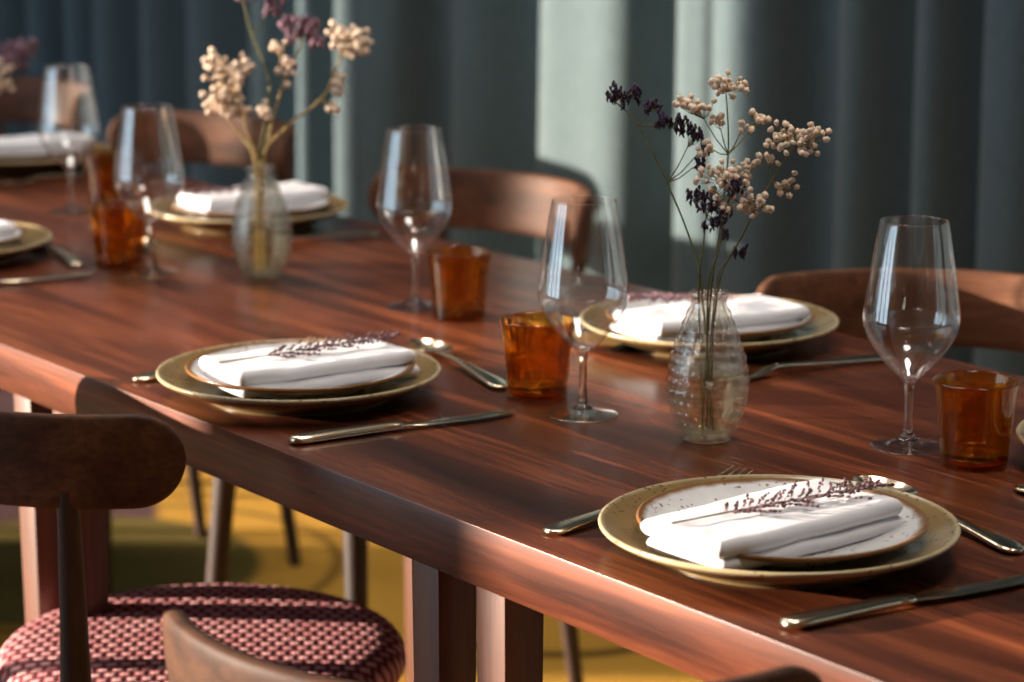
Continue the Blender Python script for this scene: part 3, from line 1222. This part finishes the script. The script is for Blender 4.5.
def p1(px, py, d=0.0):
    return ((px - 705) * K1, d, .14 + (289 - py) * K1 * 1.015)


def sp1(ai, px, py, rx, ry, n, d=0.0, *sz):
    r, dd, z = p1(px, py, d)
    return (ai, r, dd, z, rx * K1, ry * K1, n, *sz)


GP = 'dried stems in the clear vase'
flower(V1, (-.004, .006), [p1(707, 289), p1(716, 220, .005), p1(722, 158, .008), p1(720, 110, .008)],
       [sp1(4, 718, 92, 22, 13, 28, .008), sp1(3, 688, 110, 22, 10, 24, .0), sp1(3, 712, 126, 10, 6, 6, .015), sp1(3, 753, 124, 14, 10, 10, .02), sp1(3, 736, 130, 10, 6, 5, .0), sp1(3, 700, 150, 10, 9, 8, .0)],
       'cream', 'tallest cream dried blossom stem in the clear vase, round heads at its top', GP, 1)
flower(V1, (.003, -.002), [p1(713, 289), p1(735, 235, -.006), p1(762, 180, -.012), p1(782, 150, -.012)],
       [sp1(4, 788, 140, 34, 18, 52, -.012), sp1(4, 772, 133, 14, 12, 10, -.004), sp1(3, 778, 184, 13, 16, 12, -.01), sp1(3, 760, 160, 12, 8, 6, -.01)],
       'cream', 'cream dried blossom stem leaning right out of the clear vase', GP, 2)
flower(V1, (.001, .004), [p1(704, 289), p1(712, 250, -.01), p1(718, 215, -.014), p1(722, 195, -.014)],
       [sp1(4, 718, 178, 32, 20, 46, -.014), sp1(4, 745, 202, 24, 14, 26, -.016), sp1(4, 716, 204, 18, 9, 12, -.02), sp1(4, 738, 170, 18, 12, 12, -.005)],
       'cream', 'shortest cream dried blossom stem with the low full head above the clear vase', GP, 3)
flower(V1, (.006, -.004), [p1(698, 289), p1(690, 250, .008), p1(664, 186, .012), p1(634, 130, .014), p1(607, 104, .014)],
       [sp1(5, 609, 101, 6, 8, 7, .014, .0023), sp1(5, 618, 104, 7, 9, 8, .014, .0023), sp1(5, 631, 103, 8, 9, 10, .014, .0023), sp1(4, 648, 113, 10, 7, 11, .012, .0023), sp1(4, 660, 128, 9, 7, 10, .01, .0023),
        sp1(4, 674, 130, 9, 8, 11, .01, .0023), sp1(3, 690, 138, 9, 9, 11, .01, .0023), sp1(3, 701, 150, 7, 8, 8, .008, .0023), sp1(3, 696, 166, 6, 6, 5, .008, .0023)],
       'purple', 'dark purple dried spray arching far left out of the clear vase', GP, 4)
flower(V1, (-.004, -.006), [p1(695, 289), p1(698, 240, -.012), p1(700, 212, -.014)],
       [sp1(3, 690, 194, 11, 8, 12, -.014, .0023), sp1(3, 700, 204, 10, 9, 12, -.02, .0023), sp1(3, 716, 214, 8, 8, 9, -.018, .0023), sp1(3, 726, 186, 9, 12, 10, -.02, .0023), sp1(3, 706, 222, 8, 5, 6, -.014, .0023)],
       'purple', 'short dark purple dried spray low among the cream heads of the clear vase', GP, 5)
flower(V1, (.0, .009), [p1(711, 289), p1(722, 262, .004), p1(730, 251, .004)], [sp1(3, 735, 251, 9, 3, 5, .004, .0026), sp1(2, 719, 236, 5, 4, 3, .004, .0026)],
       'purple', 'tiny dark purple sprig just above the rim of the clear vase', GP, 6, r0=.0008)

V2 = VZ[1][0]
K2 = .00125


def p2(px, py, d=0.0):
    return ((px - 258) * K2, d, .14 + (166 - py) * K2 * 1.01)


def sp2(ai, px, py, rx, ry, n, d=0.0, *sz):
    r, dd, z = p2(px, py, d)
    return (ai, r, dd, z, rx * K2, ry * K2, n, *sz)


GQ = 'dried stems in the farther vase'
flower(V2, (.004, .003), [p2(256, 166), p2(246, 135, .0), p2(238, 105, .004)],
       [sp2(3, 228, 92, 26, 26, 40, .004), sp2(3, 218, 66, 16, 12, 14, .006), sp2(3, 240, 70, 16, 14, 14, .0)],
       'cream', 'cream dried blossom stem leaning left in the farther vase', GQ, 21, 'stem_straw', .0019, .0048)
flower(V2, (-.002, .006), [p2(253, 166), p2(240, 140, .012), p2(224, 118, .012)], [sp2(3, 215, 108, 12, 10, 10, .012), sp2(3, 238, 112, 14, 9, 9, .012)],
       'cream', 'short cream dried blossom stem at the left of the farther vase', GQ, 22, 'stem_straw', .0019, .0048)
flower(V2, (-.005, -.004), [p2(258, 166), p2(285, 128, -.008), p2(320, 100, -.010), p2(333, 75, -.010), p2(342, 52, -.010)],
       [sp2(5, 350, 44, 20, 18, 34, -.01), sp2(5, 337, 34, 12, 10, 9, -.006), sp2(4, 335, 84, 6, 14, 9, -.01), sp2(3, 331, 108, 8, 7, 6, -.01, .0042)],
       'cream', 'cream dried blossom stem arching right out of the farther vase', GQ, 23, 'stem_straw', .0021, .0048)
flower(V2, (.002, -.006), [p2(262, 166), p2(272, 120, -.004), p2(284, 80, -.004)], [sp2(3, 286, 74, 9, 16, 10, -.004, .0042), sp2(2, 264, 112, 8, 9, 9, -.006), sp2(3, 278, 50, 8, 8, 6, .0)],
       'cream', 'slender cream dried blossom stem in the middle of the farther vase', GQ, 24, 'stem_straw', .0018, .0045)
flower(V2, (.005, .0), [p2(260, 166), p2(276, 105, .008), p2(296, 60, .008), p2(300, 44, .008)],
       [sp2(4, 300, 36, 18, 12, 22, .008, .004), sp2(3, 286, 68, 8, 9, 8, .008, .004), sp2(4, 316, 46, 8, 6, 6, .008, .004), sp2(4, 284, 30, 10, 8, 6, .008, .004)],
       'mauve', 'mauve dried spray leaning right in the farther vase', GQ, 25, 'stem_green', .0016)
flower(V2, (-.004, .004), [p2(257, 166), p2(268, 90, .012), p2(252, 40, .012), p2(240, -10, .012)],
       [sp2(4, 268, 0, 22, 12, 24, .012, .004), sp2(4, 236, -8, 18, 12, 18, .012, .004), sp2(3, 272, 12, 10, 8, 8, .01, .004)],
       'mauve', 'tallest mauve dried spray of the farther vase, cut by the top picture edge', GQ, 26, 'stem_green', .0016)

V3 = VZ[2][0]
GR = 'dried stems at the upper left picture edge'
flower(V3, (.0, .004), [(.004, 0, .14), (.055, 0, .165), (.085, 0, .185)], [(3, .094, 0, .203, .024, .020, 26, .0038), (3, .080, 0, .178, .022, .012, 14, .0038), (2, .062, 0, .192, .016, .016, 12, .0038)],
       'mauve', 'mauve dried spray at the upper left picture edge', GR, 31, 'stem_green', .0016)
flower(V3, (.004, .0), [(.0, 0, .14), (.03, .0, .155), (.045, 0, .165)], [(3, .060, 0, .174, .022, .014, 18, .0048), (3, .056, -.01, .148, .024, .014, 16, .0048)],
       'cream', 'cream dried blossom head at the upper left picture edge', GR, 32, 'stem_straw', .0018)
